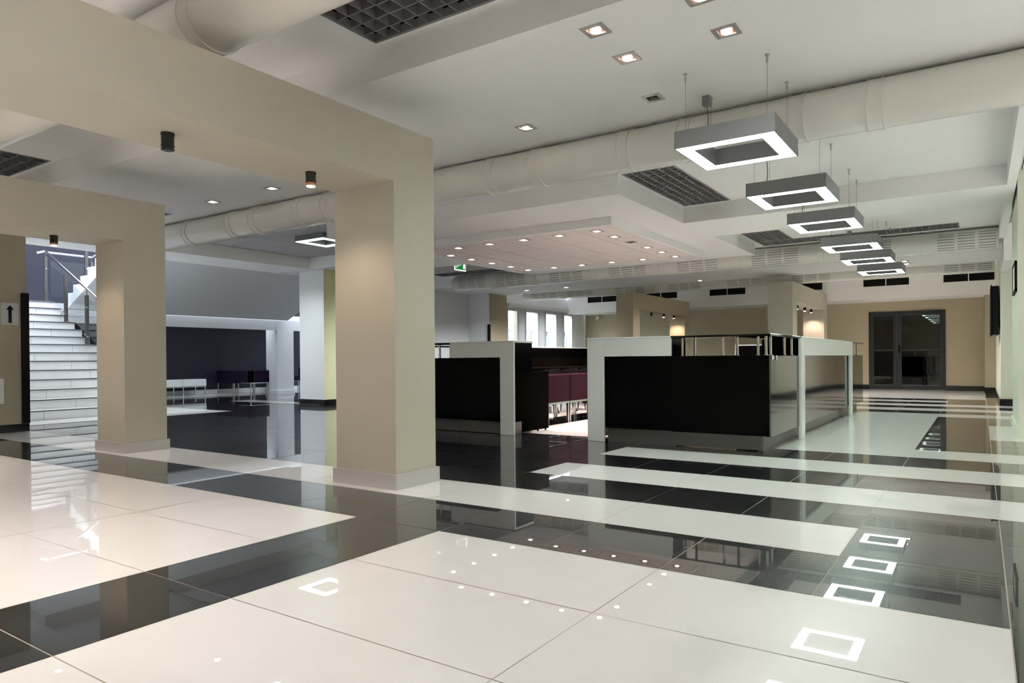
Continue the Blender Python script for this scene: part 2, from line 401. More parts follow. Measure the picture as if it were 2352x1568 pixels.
# columns
b = MB(); b.box(-11.37, -10.65, 9.2, 10.4, 0, 2.66); b.quad((-10.6495, 9.2, 0), (-10.6495, 10.4, 0), (-10.6495, 10.4, 2.657), (-10.6495, 9.2, 2.657), 1)
b.box(-11.385, -10.635, 9.185, 9.2, 0, 0.11, 2); b.box(-10.649, -10.634, 9.2, 10.4, 0, 0.11, 2)
tag(struct(b.build('column', ['paint_white', 'yellow', 'baseboard_black'])), 'white and pale yellow column with black base')
b = MB(); b.box(0.335, 0.95, 9.31, 10.95, 0, 2.90); o = tag(struct(b.build('column', 'green_white')), 'pale green-white column at the right edge')
p = MB(); e = 0.02; p.box(0.335-e, 0.95+e, 9.29, 9.31, 0, 0.11); p.box(0.315, 0.335, 9.31, 10.97, 0, 0.11); p.build('plinth', 'green_white', o)
b = MB(); b.box(-15.97, -15.5, 11.8, 12.33, 0, 1.95); b.box(-15.99, -15.48, 11.78, 12.35, 0, 0.09)
tag(struct(b.build('column', 'paint_white')), 'grey-white column carrying the stair landing')

# ------------------------------------------------------------------ door in the far wall
d = MB()
YD = 20.72
def frame_rect(mb, x0, x1, z0, z1, y0, y1, wl, wr, wb, wt, m=0):
    mb.box(x0, x0+wl, y0, y1, z0, z1, m); mb.box(x1-wr, x1, y0, y1, z0, z1, m); mb.box(x0+wl, x1-wr, y0, y1, z0, z0+wb, m); mb.box(x0+wl, x1-wr, y0, y1, z1-wt, z1, m)
d.box(-2.475, -2.45, 20.66, 20.80, 0, 2.045); d.box(-0.765, -0.74, 20.66, 20.80, 0, 2.045); d.box(-2.45, -0.765, 20.66, 20.80, 2.022, 2.045)
door = struct(d.build('door_1', 'door_frame'))
for (a, c, gx0, gx1) in ((-2.448, -1.822, -2.36, -1.905), (-1.815, -0.768, -1.715, -0.865)):
    lf = MB(); y0, y1 = 20.69, 20.74
    lf.box(a, gx0, y0, y1, 0.012, 2.02); lf.box(gx1, c, y0, y1, 0.012, 2.02); lf.box(gx0, gx1, y0, y1, 0.012, 0.115); lf.box(gx0, gx1, y0, y1, 1.925, 2.02); lf.box(gx0, gx1, y0, y1, 1.008, 1.06)
    leaf = lf.build('door_leaf', 'door_frame', door)
    gl = MB(); gl.box(gx0, gx1, 20.712, 20.718, 0.115, 1.008); gl.box(gx0, gx1, 20.712, 20.718, 1.06, 1.925); gl.build('glass', 'door_glass', leaf)
hd = MB(); hd.box(-1.79, -1.75, 20.665, 20.69, 0.96, 1.16); hd.cyl((-1.77, 20.68, 1.085), (-1.77, 20.63, 1.085), 0.010); hd.cyl((-1.77, 20.635, 1.085), (-1.64, 20.635, 1.085), 0.010)
hd.cyl((-1.77, 20.665, 1.0), (-1.77, 20.66, 1.0), 0.012); hd.build('handle', 'black_paint', door)
for x in (-2.462, -0.752):
    hg = MB()
    for z in (0.3, 1.02, 1.72): hg.cyl((x, 20.675, z-0.08), (x, 20.675, z+0.08), 0.014, 10)
    hg.build('hinge', 'door_frame', door)
# dark vestibule behind the door
w = MB(); w.box(-4.2, 1.2, 24.0, 24.2, 0, 2.6); w.box(-4.4, -4.2, 20.9, 24.2, 0, 2.6); w.box(1.2, 1.4, 20.9, 24.2, 0, 2.6); w.box(-4.4, 1.4, 20.9, 24.2, 2.6, 2.7); struct(w.build('wall_vestibule', 'tan'))

# ------------------------------------------------------------------ windows (x = -11.04, running in y)
frames = [(16.1, 16.66), (17.06, 17.78), (18.17, 18.87), (19.28, 19.88)]
for k, (a, c) in enumerate(frames):
    f = MB(); x0, x1 = -11.16, -11.03
    f.box(x0, x1, a, a+0.055, 0.75, 2.31); f.box(x0, x1, c-0.055, c, 0.75, 2.31); f.box(x0, x1, a+0.055, c-0.055, 0.75, 0.81); f.box(x0, x1, a+0.055, c-0.055, 2.25, 2.31)
    if k < 3:
        f.box(-11.18, -11.06, c, c+0.40, 0.75, 2.34); f.box(-11.06, -11.045, c+0.06, c+0.34, 0.8, 2.29)
    f.box(x0, x1+0.0, a, c, 2.31, 2.34)
    wn = struct(f.build('window_%d' % (k+1), 'window_frame'))
    gl = MB(); gl.box(-11.105, -11.10, a+0.055, c-0.055, 0.81, 2.25); gl.build('glass', 'glass', wn)
    if k:
        yy = c-0.03 if k == 1 else a+0.03
        h = MB(); h.box(-11.03, -11.01, yy-0.012, yy+0.012, 1.66, 1.72); h.box(-11.012, -10.998, yy-0.01, yy+0.01, 1.58, 1.71); h.build('handle', 'window_frame', wn)
fc = MB(); fc.box(-13.4, -13.2, 16.25, 27.0, -0.5, 1.86)
fa = fc.build('neighbour_facade', 'facade_white'); tag(fa, 'pale facade panels outside beyond the white windows', 'building')
st = MB()
for k in range(12): st.box(-13.199, -13.17, 16.5+k*0.85, 16.9+k*0.85, -0.4, 1.80)
st.build('facade_strip', 'facade_blue', fa); fc = MB(); fc.box(-13.42, -13.15, 16.25, 27.0, 1.86, 1.90); fc.build('coping', 'facade_white', fa)

# ------------------------------------------------------------------ stairs
R0, T0 = 0.152, 0.30
XS = -11.87
stair = thing('staircase', 'white tiled staircase rising behind the second cream pillar', 'staircase', (-13.8, 5.0, 0))
for k in range(14):
    s = MB(); x = XS-T0*k; z = R0*(k+1)
    s.box(x-T0, x, 2.4, 6.55, 0, z-0.018, 0); s.box(x-T0-0.001, x+0.022, 2.4, 6.56, z-0.018, z-0.004, 1); s.box(x-T0, x+0.02, 2.4, 6.555, z-0.004, z, 0)
    # joints between the riser tiles
    o2 = (0.13, 0.72, 0.41, 0.9, 0.3)[k % 5]
    yy = 3.6+o2
    while yy < 6.5: s.box(x-0.0005, x+0.0012, yy, yy+0.004, z-R0, z-0.018, 2); yy += 1.05
    s.build('step', ['stair_white', 'nosing', 'slot'], stair)
ld = MB(); ld.box(-17.395, XS-T0*14, 2.4, 14.0, 1.95, 2.128, 0); ld.box(-15.60, -15.52, 6.6, 14.0, 1.69, 1.95, 0)
ld.build('landing', 'paint_white', stair)
# second flight, rising back over the hall
f2 = MB(); poly = [(-15.5, 1.95)]; x = -15.35; z = 2.13
pts = [(-15.5, 2.28), (-15.20, 2.28)]
poly = [(-15.62, 1.95), (-15.40, 1.95)]
n2 = 11
top = []
for k in range(n2):
    xa = -15.38+0.30*k; za = 2.128+R0*(k+1)
    top += [(xa, za), (xa+0.30, za)]
xe = -15.38+0.30*n2; ze = 2.128+R0*n2
low = [(xe, ze-0.33), (-15.40, 1.95)]
full = [(-15.62, 2.128), (-15.38, 2.128)]+top+low+[(-15.62, 1.95)]
# body as quads per step so faces stay convex
for k in range(n2):
    xa = -15.38+0.30*k; za = 2.128+R0*(k+1); l0 = 1.95+(ze-0.33-1.95)*(k/n2); l1 = 1.95+(ze-0.33-1.95)*((k+1)/n2)
    vs = [(xa, y, l0) for y in (6.62, 12.05)]+[(xa+0.30, y, l1) for y in (6.62, 12.05)]+[(xa, y, za) for y in (6.62, 12.05)]+[(xa+0.30, y, za) for y in (6.62, 12.05)]
    f2.add(vs, [(0, 1, 3, 2), (4, 6, 7, 5), (0, 2, 6, 4), (1, 5, 7, 3), (0, 4, 5, 1), (2, 3, 7, 6)], 0)
f2.build('upper_flight', 'paint_white', stair)

# railing
rl = thing('stair_railing', 'chrome handrail with glass panels on the staircase', 'railing', (-14.8, 6.5, 1.2))
hr = MB(); P0, P1 = Vector((-15.87, 6.45, 3.16)), Vector((-11.9, 6.45, 3.16-0.507*3.97))
hr.cyl(P0, P1, 0.024, 14); hr.cyl(P0, P0+Vector((-0.08, -0.12, -0.04)), 0.024, 14); hr.build('handrail', 'chrome', rl)
hr = MB(); hr.tube([(-15.87, 6.45, 3.14), (-15.9, 7.35, 3.14), (-15.55, 7.45, 3.3), (-12.6, 7.45, 4.8)], 0.022, 12); hr.build('handrail', 'chrome', rl)
for (x, y, zb, zt) in ((-15.87, 6.45, 2.13, 3.05), (-15.0, 6.45, 1.672, 2.60), (-14.15, 6.45, 1.216, 2.16), (-13.25, 6.45, 0.76, 1.70), (-12.4, 6.45, 0.304, 1.25), (-15.9, 7.35, 2.13, 3.04), (-14.75, 6.72, 2.585, 3.5), (-14.1, 6.72, 2.89, 3.8)):
    p = MB(); p.box(x-0.022, x-0.010, y-0.03, y+0.03, zb, zt); p.box(x+0.010, x+0.022, y-0.03, y+0.03, zb, zt); p.box(x-0.05, x+0.05, y-0.05, y+0.05, zb, zb+0.012); p.cyl((x, y, zt), (x, y, zt+0.09), 0.010, 8)
    po = p.build('post', 'steel', rl)
    for zz in (zb+0.18, zt-0.22):
        c = MB(); c.cyl((x-0.07, y-0.02, zz+0.03), (x+0.07, y-0.02, zz-0.03), 0.014, 8); c.build('clamp', 'chrome', po)
for (xa, xb) in ((-15.82, -15.05), (-14.95, -14.2), (-14.1, -13.3), (-13.2, -12.45)):
    za = 3.16+(-15.87-xa)*0.507; zb = 3.16+(-15.87-xb)*0.507
    q = MB(); vs = [(x, y, z) for (x, z) in ((xa, za-0.88), (xb, zb-0.88), (xb, zb-0.17), (xa, za-0.17)) for y in (6.447, 6.453)]
    q.add(vs, [(0, 2, 4, 6), (1, 7, 5, 3), (0, 1, 3, 2), (2, 3, 5, 4), (4, 5, 7, 6), (6, 7, 1, 0)]); q.build('glass_panel', 'glass', rl)
q = MB(); q.box(-15.905, -15.899, 6.55, 7.28, 2.25, 2.98); q.build('glass_panel', 'glass', rl)

# ------------------------------------------------------------------ air ducts
def arc_pt(cy, cz, r, ang): return cy-r*math.cos(ang), cz+r*math.sin(ang)
def arc_patch(mb, x0, x1, cy, cz, r, a0, a1, n=6, m=0):
    vs = []
    for i in range(n+1):
        a = a0+(a1-a0)*i/n; yy, zz = arc_pt(cy, cz, r, a); vs += [(x0, yy, zz), (x1, yy, zz)]
    mb.add(vs, [(2*i, 2*i+1, 2*i+3, 2*i+2) for i in range(n)], m, True)
def duct(label, x0, x1, cy, cz, r, rings, hooks=(), grilles=(), round_left=False, zc=2.877):
    t = thing('air_duct', label, 'air duct', ((x0+x1)/2, cy, cz), 'white round air ducts under the ceiling')
    b = MB(); b.cyl((x0, cy, cz), (x1, cy, cz), r, 64, caps=not round_left)
    if round_left:
        b.cyl((x0-0.06, cy, cz), (x0, cy, cz), r*0.80, 64, r1=r, caps=True)
    b.build('duct_tube', 'duct', t)
    for x in rings:
        q = MB(); q.cyl((x-0.055, cy, cz), (x-0.045, cy, cz), r+0.010, 64); q.cyl((x+0.045, cy, cz), (x+0.055, cy, cz), r+0.010, 64); q.cyl((x-0.046, cy, cz), (x+0.046, cy, cz), r+0.003, 64)
        q.build('joint_ring', 'duct', t)
    for x in hooks:
        q = MB(); q.cyl((x, cy, cz+r-0.01), (x, cy, zc), 0.006, 8); q.cyl((x, cy, zc-0.008), (x, cy, zc), 0.02, 10); q.build('hanger', 'wire', t)
    for (ga, gb) in grilles:
        gq = MB(); arc_patch(gq, ga-0.03, gb+0.03, cy, cz, r+0.0015, math.radians(-66), math.radians(52), 14); go = gq.build('slot_grille', 'duct', t)
        gq = MB(); wx = (gb-ga-0.09)/3
        for c in range(3):
            xa = ga+c*(wx+0.045)
            for k in range(7):
                a = math.radians(-52+k*14.5); arc_patch(gq, xa, xa+wx, cy, cz, r+0.0035, a-0.033, a+0.033, 2)
        gq.build('slot', 'slot', go)
duct('near white duct crossing above the first cream beam', -10.19, 6.89, 2.335, 2.82, 0.1795, [-3.63, -1.9, -5.35, -7.2, 0.2], [-3.63, -1.2], (), zc=3.03)
duct('white duct with ring joints passing behind the first pendant', -10.8, 6.89, 5.614, 2.691, 0.1742, [-10.0, -9.17, -8.16, -7.66, -6.81, -6.3, -3.96, -3.44, -2.54, -2.0, -1.13, -0.61, 1.2], [-9.35, -9.05, -8.22, -7.65, -6.9, -6.4, -3.4, -2.3, -0.9])
G3S = [(-10.27, -9.49), (-9.18, -8.39), (-7.75, -6.95), (-6.32, -5.53), (-4.87, -4.09), (-3.46, -2.66), (-2.0, -1.22), (-0.57, 0.20)]
duct('slotted white duct running behind the lit ceiling panel', -10.44, 0.231, 13.11, 2.692, 0.173, [-9.33, -8.15, -6.70, -5.2, -3.72, -2.30, -0.85], [-10.2, -9.0, -8.6], G3S, True)
duct('farthest slotted white duct in front of the dark wall vents', -10.66, 0.23, 16.5, 2.69, 0.173, [-9.42, -8.1, -6.7, -5.25, -3.8, -2.0, -0.85], [], [(-10.38, -9.59), (-9.25, -8.47), (-7.81, -7.04), (-6.38, -5.58), (-4.93, -4.15), (-3.49, -2.70), (-2.06, -1.27), (-0.60, 0.18)], True)

# ------------------------------------------------------------------ lit ceiling panel
pn = thing('ceiling_panel', 'dropped square ceiling panel of pinkish tiles ringed by downlights', 'ceiling panel', (-5.64, 9.64, 2.6))
x0, x1, y0, y1, zb = -7.46, -3.82, 7.89, 11.38, 2.552
b = MB(); iw = 0.075
b.box(x0, x1, y0, y0+iw, zb, 2.656); b.box(x0, x1, y1-iw-0.05, y1, zb, 2.656); b.box(x0, x0+iw+0.05, y0+iw, y1-iw-0.05, zb, 2.656); b.box(x1-iw, x1, y0+iw, y1-iw-0.05, zb, 2.656)
b.build('frame', 'ceiling', pn)
b = MB(); b.box(x0+0.05, x1-0.03, y0+0.03, y1-0.03, 2.60, 2.655); b.build('backing', 'groove', pn)
xs = [-7.333, -6.755, -6.175, -5.60, -5.025, -4.435, -3.912]; ys = [7.985, 8.97, 10.14, 11.25]
b = MB()
for a, c in zip(xs, xs[1:]):
    for e, f in zip(ys, ys[1:]): b.box(a+0.006, c-0.006, e+0.006, f-0.006, 2.560, 2.60)
b.build('tile_field', 'tile_pink', pn)

# ------------------------------------------------------------------ downlights
def make_downlight(label, x, y, z, lens='lens', s=0.072):
    t = thing('downlight', label, 'ceiling light', (x, y, z), 'square recessed downlights')
    b = MB(); h = s; i = s*0.62
    b.box(x-h, x+h, y-h, y-i, z-0.006, z+0.001); b.box(x-h, x+h, y+i, y+h, z-0.006, z+0.001); b.box(x-h, x-i, y-i, y+i, z-0.006, z+0.001); b.box(x+i, x+h, y-i, y+i, z-0.006, z+0.001)
    b.build('trim_frame', 'trim_metal', t)
    b = MB(); zz = z-0.0008; b.quad((x-i, y-i, zz), (x-i, y+i, zz), (x+i, y+i, zz), (x+i, y-i, zz)); b.build('reflector', 'lens_off' if lens == 'lens_off' else 'copper', t)
    b = MB(); b.cyl((x, y, z-0.009), (x, y, z-0.001), i*0.72, 20); b.build('lens', lens, t)
    return t
def spot_light(x, y, z, power, col, size=150, blend=0.9, r=0.04):
    l = bpy.data.lights.new('spot_lamp', 'SPOT'); l.energy = power; l.color = col; l.spot_size = math.radians(size); l.spot_blend = blend; l.shadow_soft_size = r
    o = bpy.data.objects.new('spot_lamp', l); COL.objects.link(o); o.location = (x, y, z-0.02)
    return o
WARM = (1.0, 0.80, 0.73); NEUT = (1.0, 0.985, 0.98)
ordn = ['first', 'second', 'third', 'fourth', 'fifth', 'sixth']
PX = [-7.08, -6.51, -5.93, -5.34, -4.76, -4.19]; PY = [8.22, 8.74, 9.29, 9.88, 10.46, 11.04]
proto = make_downlight('lit downlight in the pink panel, near row, first from the cream pillar', PX[0], PY[0], 2.560)
def dl(x, y, z, label, lit=True):
    return copy_tree(proto if lit else proto_off, (x, y, z), label)
proto_off = make_downlight('unlit dark downlight in the pink panel, only dead one of its right row', PX[5], PY[2], 2.560, 'lens_off')
POW = dict(panel=140, near=17, far=140, portal=12)
for k in range(1, 6): dl(PX[k], PY[0], 2.56, 'lit downlight in the pink panel, near row, %s from the cream pillar' % ordn[k])
for k in range(0, 6): dl(PX[k], PY[5], 2.56, 'lit downlight in the pink panel, far row, %s from the exit sign end' % ordn[k])
for k in range(1, 5): dl(PX[0], PY[k], 2.56, 'lit downlight in the pink panel, left side row, %s from the near row' % ordn[k-1])
for k in (1, 3, 4): dl(PX[5], PY[k], 2.56, 'lit downlight in the pink panel, right side row, %s from the near row' % ordn[k-1])
for k in range(6):
    spot_light(PX[k], PY[0], 2.56, POW['panel'], WARM, 112, 0.8); spot_light(PX[k], PY[5], 2.56, POW['panel'], WARM, 112, 0.8)
for k in (1, 3): spot_light(PX[0], PY[k], 2.56, POW['panel']*1.3, WARM, 112, 0.8); spot_light(PX[5], PY[k], 2.56, POW['panel']*1.3, WARM, 112, 0.8)
for (x, y, lab, on) in ((-1.857, 3.65, 'lit downlight above the first pendant, leftmost of the near ceiling pair', 1), (-1.232, 4.10, 'brightest starry downlight on the ceiling right of the near ones', 1),
                        (-1.864, 4.10, 'lit downlight on the near ceiling step, closest to the first pendant', 1), (-1.234, 3.63, 'downlight cut off by the top edge of the photo', 1)):
    dl(x, y, 2.80, lab, on)
for (x, y, lab, on) in ((-2.074, 5.03, 'unlit black square downlight next to the first pendant wires', 0), (-3.245, 5.045, 'lit downlight right of the near cream pillar in front of the ringed duct', 1),
                        (-7.951, 5.115, 'lit downlight over the ringed duct, left one seen under the near beam', 1), (-6.782, 5.113, 'lit downlight over the ringed duct, right one seen under the near beam', 1), (-9.13, 5.16, 'unlit downlight beside the second cream pillar top', 0)):
    dl(x, y, 2.877, lab, on)
for (x, y, lab) in ((-1.183, 14.9, 'lit downlight on the far soffit right of the last pendant, nearer of two'), (-1.182, 15.35, 'lit downlight on the far soffit right of the last pendant, farther of two'),
                    (-9.766, 15.15, 'small downlight on the far soffit above the window side, left of two'), (-8.576, 15.12, 'small downlight on the far soffit above the window side, right of two'), (-5.36, 15.7, 'small downlight on the far soffit between both far portals')):
    dl(x, y, 2.657, lab)
# lamps of the lit fittings, mixed with added lamps that have no fitting
for (x, y, z) in ((-1.857, 3.65, 2.80), (-1.232, 4.10, 2.80), (-0.1, 3.65, 2.80), (1.5, 4.1, 2.8), (-1.5, 0.3, 3.03), (0.0, 0.6, 3.03), (-2.4, 1.2, 3.03), (-0.6, -1.6, 3.03), (1.6, 1.0, 3.03), (-5.2, 0.6, 3.03), (-5.2, 3.2, 3.03), (-6.2, -1.0, 3.03)):
    spot_light(x, y, z, POW['near'], NEUT, 160, 1.0, 0.12)  # step fittings first, then unseen lamps added to brighten the near floor
for (x, y, z) in ((-3.245, 5.045, 2.877), (-6.782, 5.113, 2.877), (-7.951, 5.115, 2.877)): spot_light(x, y, z, 50, NEUT, 96)
for (x, y, z, p) in ((-8.2, 9.7, 2.657, 110), (-11.35, 6.7, 2.66, 75), (-10.9, 8.2, 2.66, 40), (-9.7, 11.3, 2.877, 380), (-9.3, 14.3, 2.657, 200), (-9.2, 17.8, 2.877, 330)): spot_light(x, y, z, p, (0.90, 0.96, 1.0), 150)  # added cool lamps without fittings, to lift the dim left and window bays
# unseen lamps added so the white floor beside and behind the viewpoint bounces light
for x in (2.6, 4.4, 6.0):
    for y in (-2.5, 0.5, 3.4, 5.9, 8.4, 11.0): spot_light(x, y, 2.80, 120 if y < 3 else 185, NEUT, 88, 0.6)
for x in (-2.6, -0.4): spot_light(x, -3.0, 3.03, 260, NEUT, 85, 0.6)
for (x, y) in ((-5.0, -0.6), (-5.2, -2.2), (-8.6, 1.2), (-8.8, -2)): spot_light(x, y, 3.03, 62, NEUT, 95, 0.8)  # unseen lamps added to brighten the floor at left
for (x, y, z) in ((-1.18, 15.1, 2.657), (-5.36, 15.7, 2.657), (-9.0, 15.1, 2.657)): spot_light(x, y, z, POW['far'], (1, 0.92, 0.86))
spot_light(-1.3, 22.6, 2.5, 16, (1, 0.97, 0.94), 150); spot_light(-1.9, 18.0, 2.877, POW['far']*1.5, (1, 0.92, 0.86), 120); spot_light(-5.5, 18.0, 2.877, POW['far']*1.5, (1, 0.92, 0.86), 120)  # vestibule and far bay lamps added without fittings, for brightness

# portal spots (surface mounted black cylinders)
def make_spot(label, x, y, z, lens='lens', half=True):
    t = thing('surface_spotlight', label, 'spotlight', (x, y, z), 'black cylinder spots under the portal beams')
    b = MB(); b.cyl((x, y, z), (x, y, z-0.012), 0.0345, 24); b.cyl((x, y, z-0.012), (x, y, z-0.066), 0.0325, 24, caps=False); b.cyl((x, y, z-0.066), (x, y, z-0.07), 0.0345, 24); b.build('housing', 'black_lamp', t)
    b = MB()
    b.cyl((x, y, z-0.07), (x, y, z-0.083), 0.0315, 24, caps=False); b.cyl((x, y, z-0.0835), (x, y, z-0.09), 0.0335, 24); b.build('front_ring', 'black_lamp' if lens == 'lens_off' else 'copper', t)
    b = MB(); b.cyl((x, y, z-0.0905), (x, y, z-0.093), 0.027, 20); b.build('lens', lens, t)
    if lens != 'lens_off':
        l = spot_light(x, y, z-0.10, POW['portal']*(0.7 if y < 10 else 1.5), (1.0, 0.74, 0.56), 130, 0.7, 0.03)
    return t
make_spot('unlit black cylinder spot under the near beam, left one', -3.586, 2.047, 2.10, 'lens_off')
make_spot('lit black cylinder spot under the near beam by the pillar', -3.586, 3.0, 2.10)
make_spot('lit black cylinder spot under the second beam in front of the stairs', -7.09, 2.953, 2.055)
for (x, y, z, p) in ((-3.586, 1.1, 2.0, 52), (-3.586, 0.1, 2.0, 46), (-7.09, 2.0, 1.96, 25), (-7.09, 1.0, 1.96, 30)): spot_light(x, y, z, p, (1.0, 0.84, 0.76), 140, 0.8, 0.04)  # extra lamps without housings, added to brighten the pillar faces
make_spot('unlit black spot in the far beige portal', -7.18, 17.19, 2.075, 'lens_off')
make_spot('lit black spot in the far beige portal, middle of three', -7.18, 18.04, 2.075)
make_spot('glowing spot in the far beige portal next to its far post', -7.18, 18.80, 2.075, 'lens_warm')
make_spot('lit spot in the far cream portal, nearest of three', -3.54, 17.1, 2.075)
make_spot('black spot in the far cream portal, middle of three', -3.54, 17.95, 2.075)
make_spot('glowing spot in the far cream portal next to its far post', -3.54, 18.72, 2.075, 'lens_warm')

# ------------------------------------------------------------------ pendants
def ring(mb, x0, x1, y0, y1, w, z0, z1, m=0):
    mb.box(x0, x1, y0, y0+w, z0, z1, m); mb.box(x0, x1, y1-w, y1, z0, z1, m); mb.box(x0, x0+w, y0+w, y1-w, z0, z1, m); mb.box(x1-w, x1, y0+w, y1-w, z0, z1, m)
def pendant(label, x0, y0, zc=2.877, zt=2.467, zb=2.345):
    x1, y1 = x0+0.68, y0+0.685; W = 0.112
    t = thing('pendant_lamp', label, 'pendant lamp', ((x0+x1)/2, (y0+y1)/2, zb), 'square frame pendant lamps in a row')
    b = MB(); th = 0.008
    ring(b, x0, x1, y0, y1, th, zb, zt); ring(b, x0+W-th, x1-W+th, y0+W-th, y1-W+th, th, zb, zt); ring(b, x0+th, x1-th, y0+th, y1-th, W-2*th, zt-0.006, zt)
    b.build('housing', 'gray_metal', t)
    b = MB(); ring(b, x0+th, x1-th, y0+th, y1-th, W-2*th, zb+0.002, zb+0.012); b.build('diffuser', 'diffuser', t)
    for (cx, cy) in ((x0+0.062, y0+0.06), (x1-0.062, y0+0.06), (x0+0.062, y1-0.065), (x1-0.062, y1-0.065)):
        q = MB(); q.cyl((cx, cy, zt), (cx, cy, zc), 0.0016, 6); q.cyl((cx, cy, zt), (cx, cy, zt+0.018), 0.007, 8, r1=0.003)
        so = q.build('suspension_wire', 'wire', t)
        q = MB(); q.cyl((cx, cy, zc-0.006), (cx, cy, zc), 0.015, 12); q.cyl((cx, cy, zc-0.05), (cx, cy, zc-0.006), 0.0075, 10); q.cyl((cx, cy, zc-0.064), (cx, cy, zc-0.05), 0.004, 8); q.build('gripper', 'trim_metal', so)
    q = MB(); bx, by = x0+0.05, y0+0.56; q.box(bx-0.03, bx+0.03, by-0.03, by+0.03, zc-0.075, zc, bev=0.004); q.build('power_box', 'gray_metal', t)
    q = MB(); pts = [(bx, by, zc-0.07)]
    for i in range(1, 9):
        u = i/8; pts.append((bx+0.004*math.sin(u*3), by-0.04*u+0.05*math.sin(u*PI)-0.11*u*u, zc-0.07-(zc-0.07-zt)*u))
    q.tube(pts, 0.004, 8); q.build('power_cord', 'cord', t)
    return t
py = [4.685, 6.47, 8.10, 10.02, 11.62, 13.36]
names = ['nearest and largest square pendant lamp, in front of the ringed duct', 'second square pendant lamp from the front, partly over the coffer strip', 'third square pendant lamp from the front', 'fourth square pendant lamp, before the slotted duct',
         'fifth square pendant lamp, second from the far end of the row', 'farthest and smallest square pendant lamp in the row']
p0 = pendant(names[0], -1.778, py[0])
for k in range(1, 6): copy_tree(p0, (p0.location.x, py[k]+0.3425, 2.345), names[k])
# surface mounted twin on the tiled side ceiling
sx0, sx1, sy0, sy1 = -9.12, -8.46, 7.30, 7.95
t = thing('square_ceiling_lamp', 'bright square frame lamp fixed to the grey tiled ceiling at left', 'ceiling lamp', ((sx0+sx1)/2, (sy0+sy1)/2, 2.877))
b = MB(); ring(b, sx0, sx1, sy0, sy1, 0.008, 2.79, 2.877); ring(b, sx0+0.104, sx1-0.104, sy0+0.104, sy1-0.104, 0.008, 2.79, 2.877); b.build('housing', 'gray_metal', t)
b = MB(); ring(b, sx0+0.008, sx1-0.008, sy0+0.008, sy1-0.008, 0.096, 2.785, 2.80); b.build('diffuser', 'diffuser', t)

# ------------------------------------------------------------------ vents on the far bulkhead
vl = ['far wall vent pair above the window corner, first from the windows', 'far wall vent pair behind the beige portal top', 'far wall vent pair between the two far portals', 'far wall vent pair hidden mostly by the far cream portal', 'far wall vent pair above the dark glass door', 'far wall vent pair nearest the wall display']
for k, x in enumerate((-10.27, -8.34, -6.38, -4.41, -2.45, -0.735)):
    x1 = x+1.0; z0, z1 = 2.625, 2.80
    t = thing('wall_vent', vl[k], 'vent', ((x+x1)/2, 19.5, 2.71), 'dark twin vents on the far bulkhead')
    b = MB(); e = 0.02; yf = 19.485
    for (a, c) in ((x, x+0.49), (x+0.51, x1)): ring_y = [((a-e) if a == x else (a-0.02), a, z0-e, z1+e), *([(c, c+e, z0-e, z1+e)] if c == x1 else []), (a, c, z0-e, z0), (a, c, z1, z1+e)]; [b.box(q[0], q[1], yf, 19.4995, q[2], q[3]) for q in ring_y]
    b.build('frame', 'ceiling', t)
    for (a, c) in ((x, x+0.49), (x+0.51, x1)):
        b = MB(); b.box(a, c, 19.494, 19.499, z0, z1, 0)
        n = 24
        for i in range(n): xa = a+(c-a)*(i+0.5)/n; b.box(xa-0.0025, xa+0.0025, 19.487, 19.494, z0, z1, 1)
        b.build('slat_panel', ['void', 'groove'], t)

# ------------------------------------------------------------------ counters
H0, H1 = 0.90, 1.10
def chrome_post(par, x, y, z0=H0, z1=1.078, r=0.0125):
    q = MB(); q.cyl((x, y, z0), (x, y, z1), r, 16); q.cyl((x, y, z0), (x, y, z0+0.006), r+0.008, 16); q.build('post', 'chrome', par)
F = 6.62
rc = thing('bar_counter', 'black and white reception counter with chrome posts, right of the entrance gap', 'counter', (-2.6, 8.5, 0))
# carcass (black) front run, side run, back run
b = MB(); b.box(-3.49, -1.66, F+0.035, 7.04, 0.15, 0.90); b.box(-2.0, -1.66, 7.04, 12.7, 0.15, 0.90); b.box(-3.56, -2.0, 12.28, 12.7, 0.15, 0.90)
b.build('carcass', 'black_matt', rc)
b = MB(); b.box(-3.29, -2.565, F+0.012, F+0.035, 0.152, 0.895, bev=0.002); b.build('front_panel', 'black_front', rc)
b = MB(); b.box(-2.560, -1.612, F-0.012, F+0.034, 0.150, 0.9, bev=0.004); b.box(-2.52, -1.655, F-0.014, F-0.01, 0.185, 0.87); b.build('front_panel', 'black_front', rc)
b = MB(); b.box(-1.66, -1.612, 6.66, 7.98, 0.142, 0.895, bev=0.002); b.build('side_panel', 'black_gloss', rc)
b = MB(); b.box(-1.66, -1.625, 8.0, 11.2, 0.142, 0.895, bev=0.002); b.build('side_panel', 'black_gloss', rc)
b = MB(); b.box(-1.66, -1.612, 11.42, 12.7, 0.142, 0.895, bev=0.002); b.build('side_panel', 'black_gloss', rc)
b = MB(); b.box(-3.29, -2.54, F+0.06, F+0.10, 0.0, 0.15); b.box(-2.535, -1.70, F+0.045, F+0.09, 0.012, 0.15); b.box(-1.74, -1.695, F+0.09, 12.6, 0.0, 0.145); b.build('plinth', 'steel', rc)
b = MB(); b.box(-3.5, -3.305, F, F+0.03, 0.0, H1, bev=0.003); b.box(-3.305, -2.56, F, F+0.03, H0, H1, bev=0.003); b.build('front_surround', 'white_gloss', rc)
b = MB(); b.box(-3.5, -2.56, F+0.03, 7.03, H0, H1-0.02); b.box(-3.498, -3.47, F+0.03, 7.44, 0.02, H0); b.build('raised_box', 'black_front', rc)
b = MB(); b.box(-3.5, -2.56, F-0.004, 7.04, H1-0.02, H1, bev=0.003); b.build('raised_top', 'white_gloss', rc)
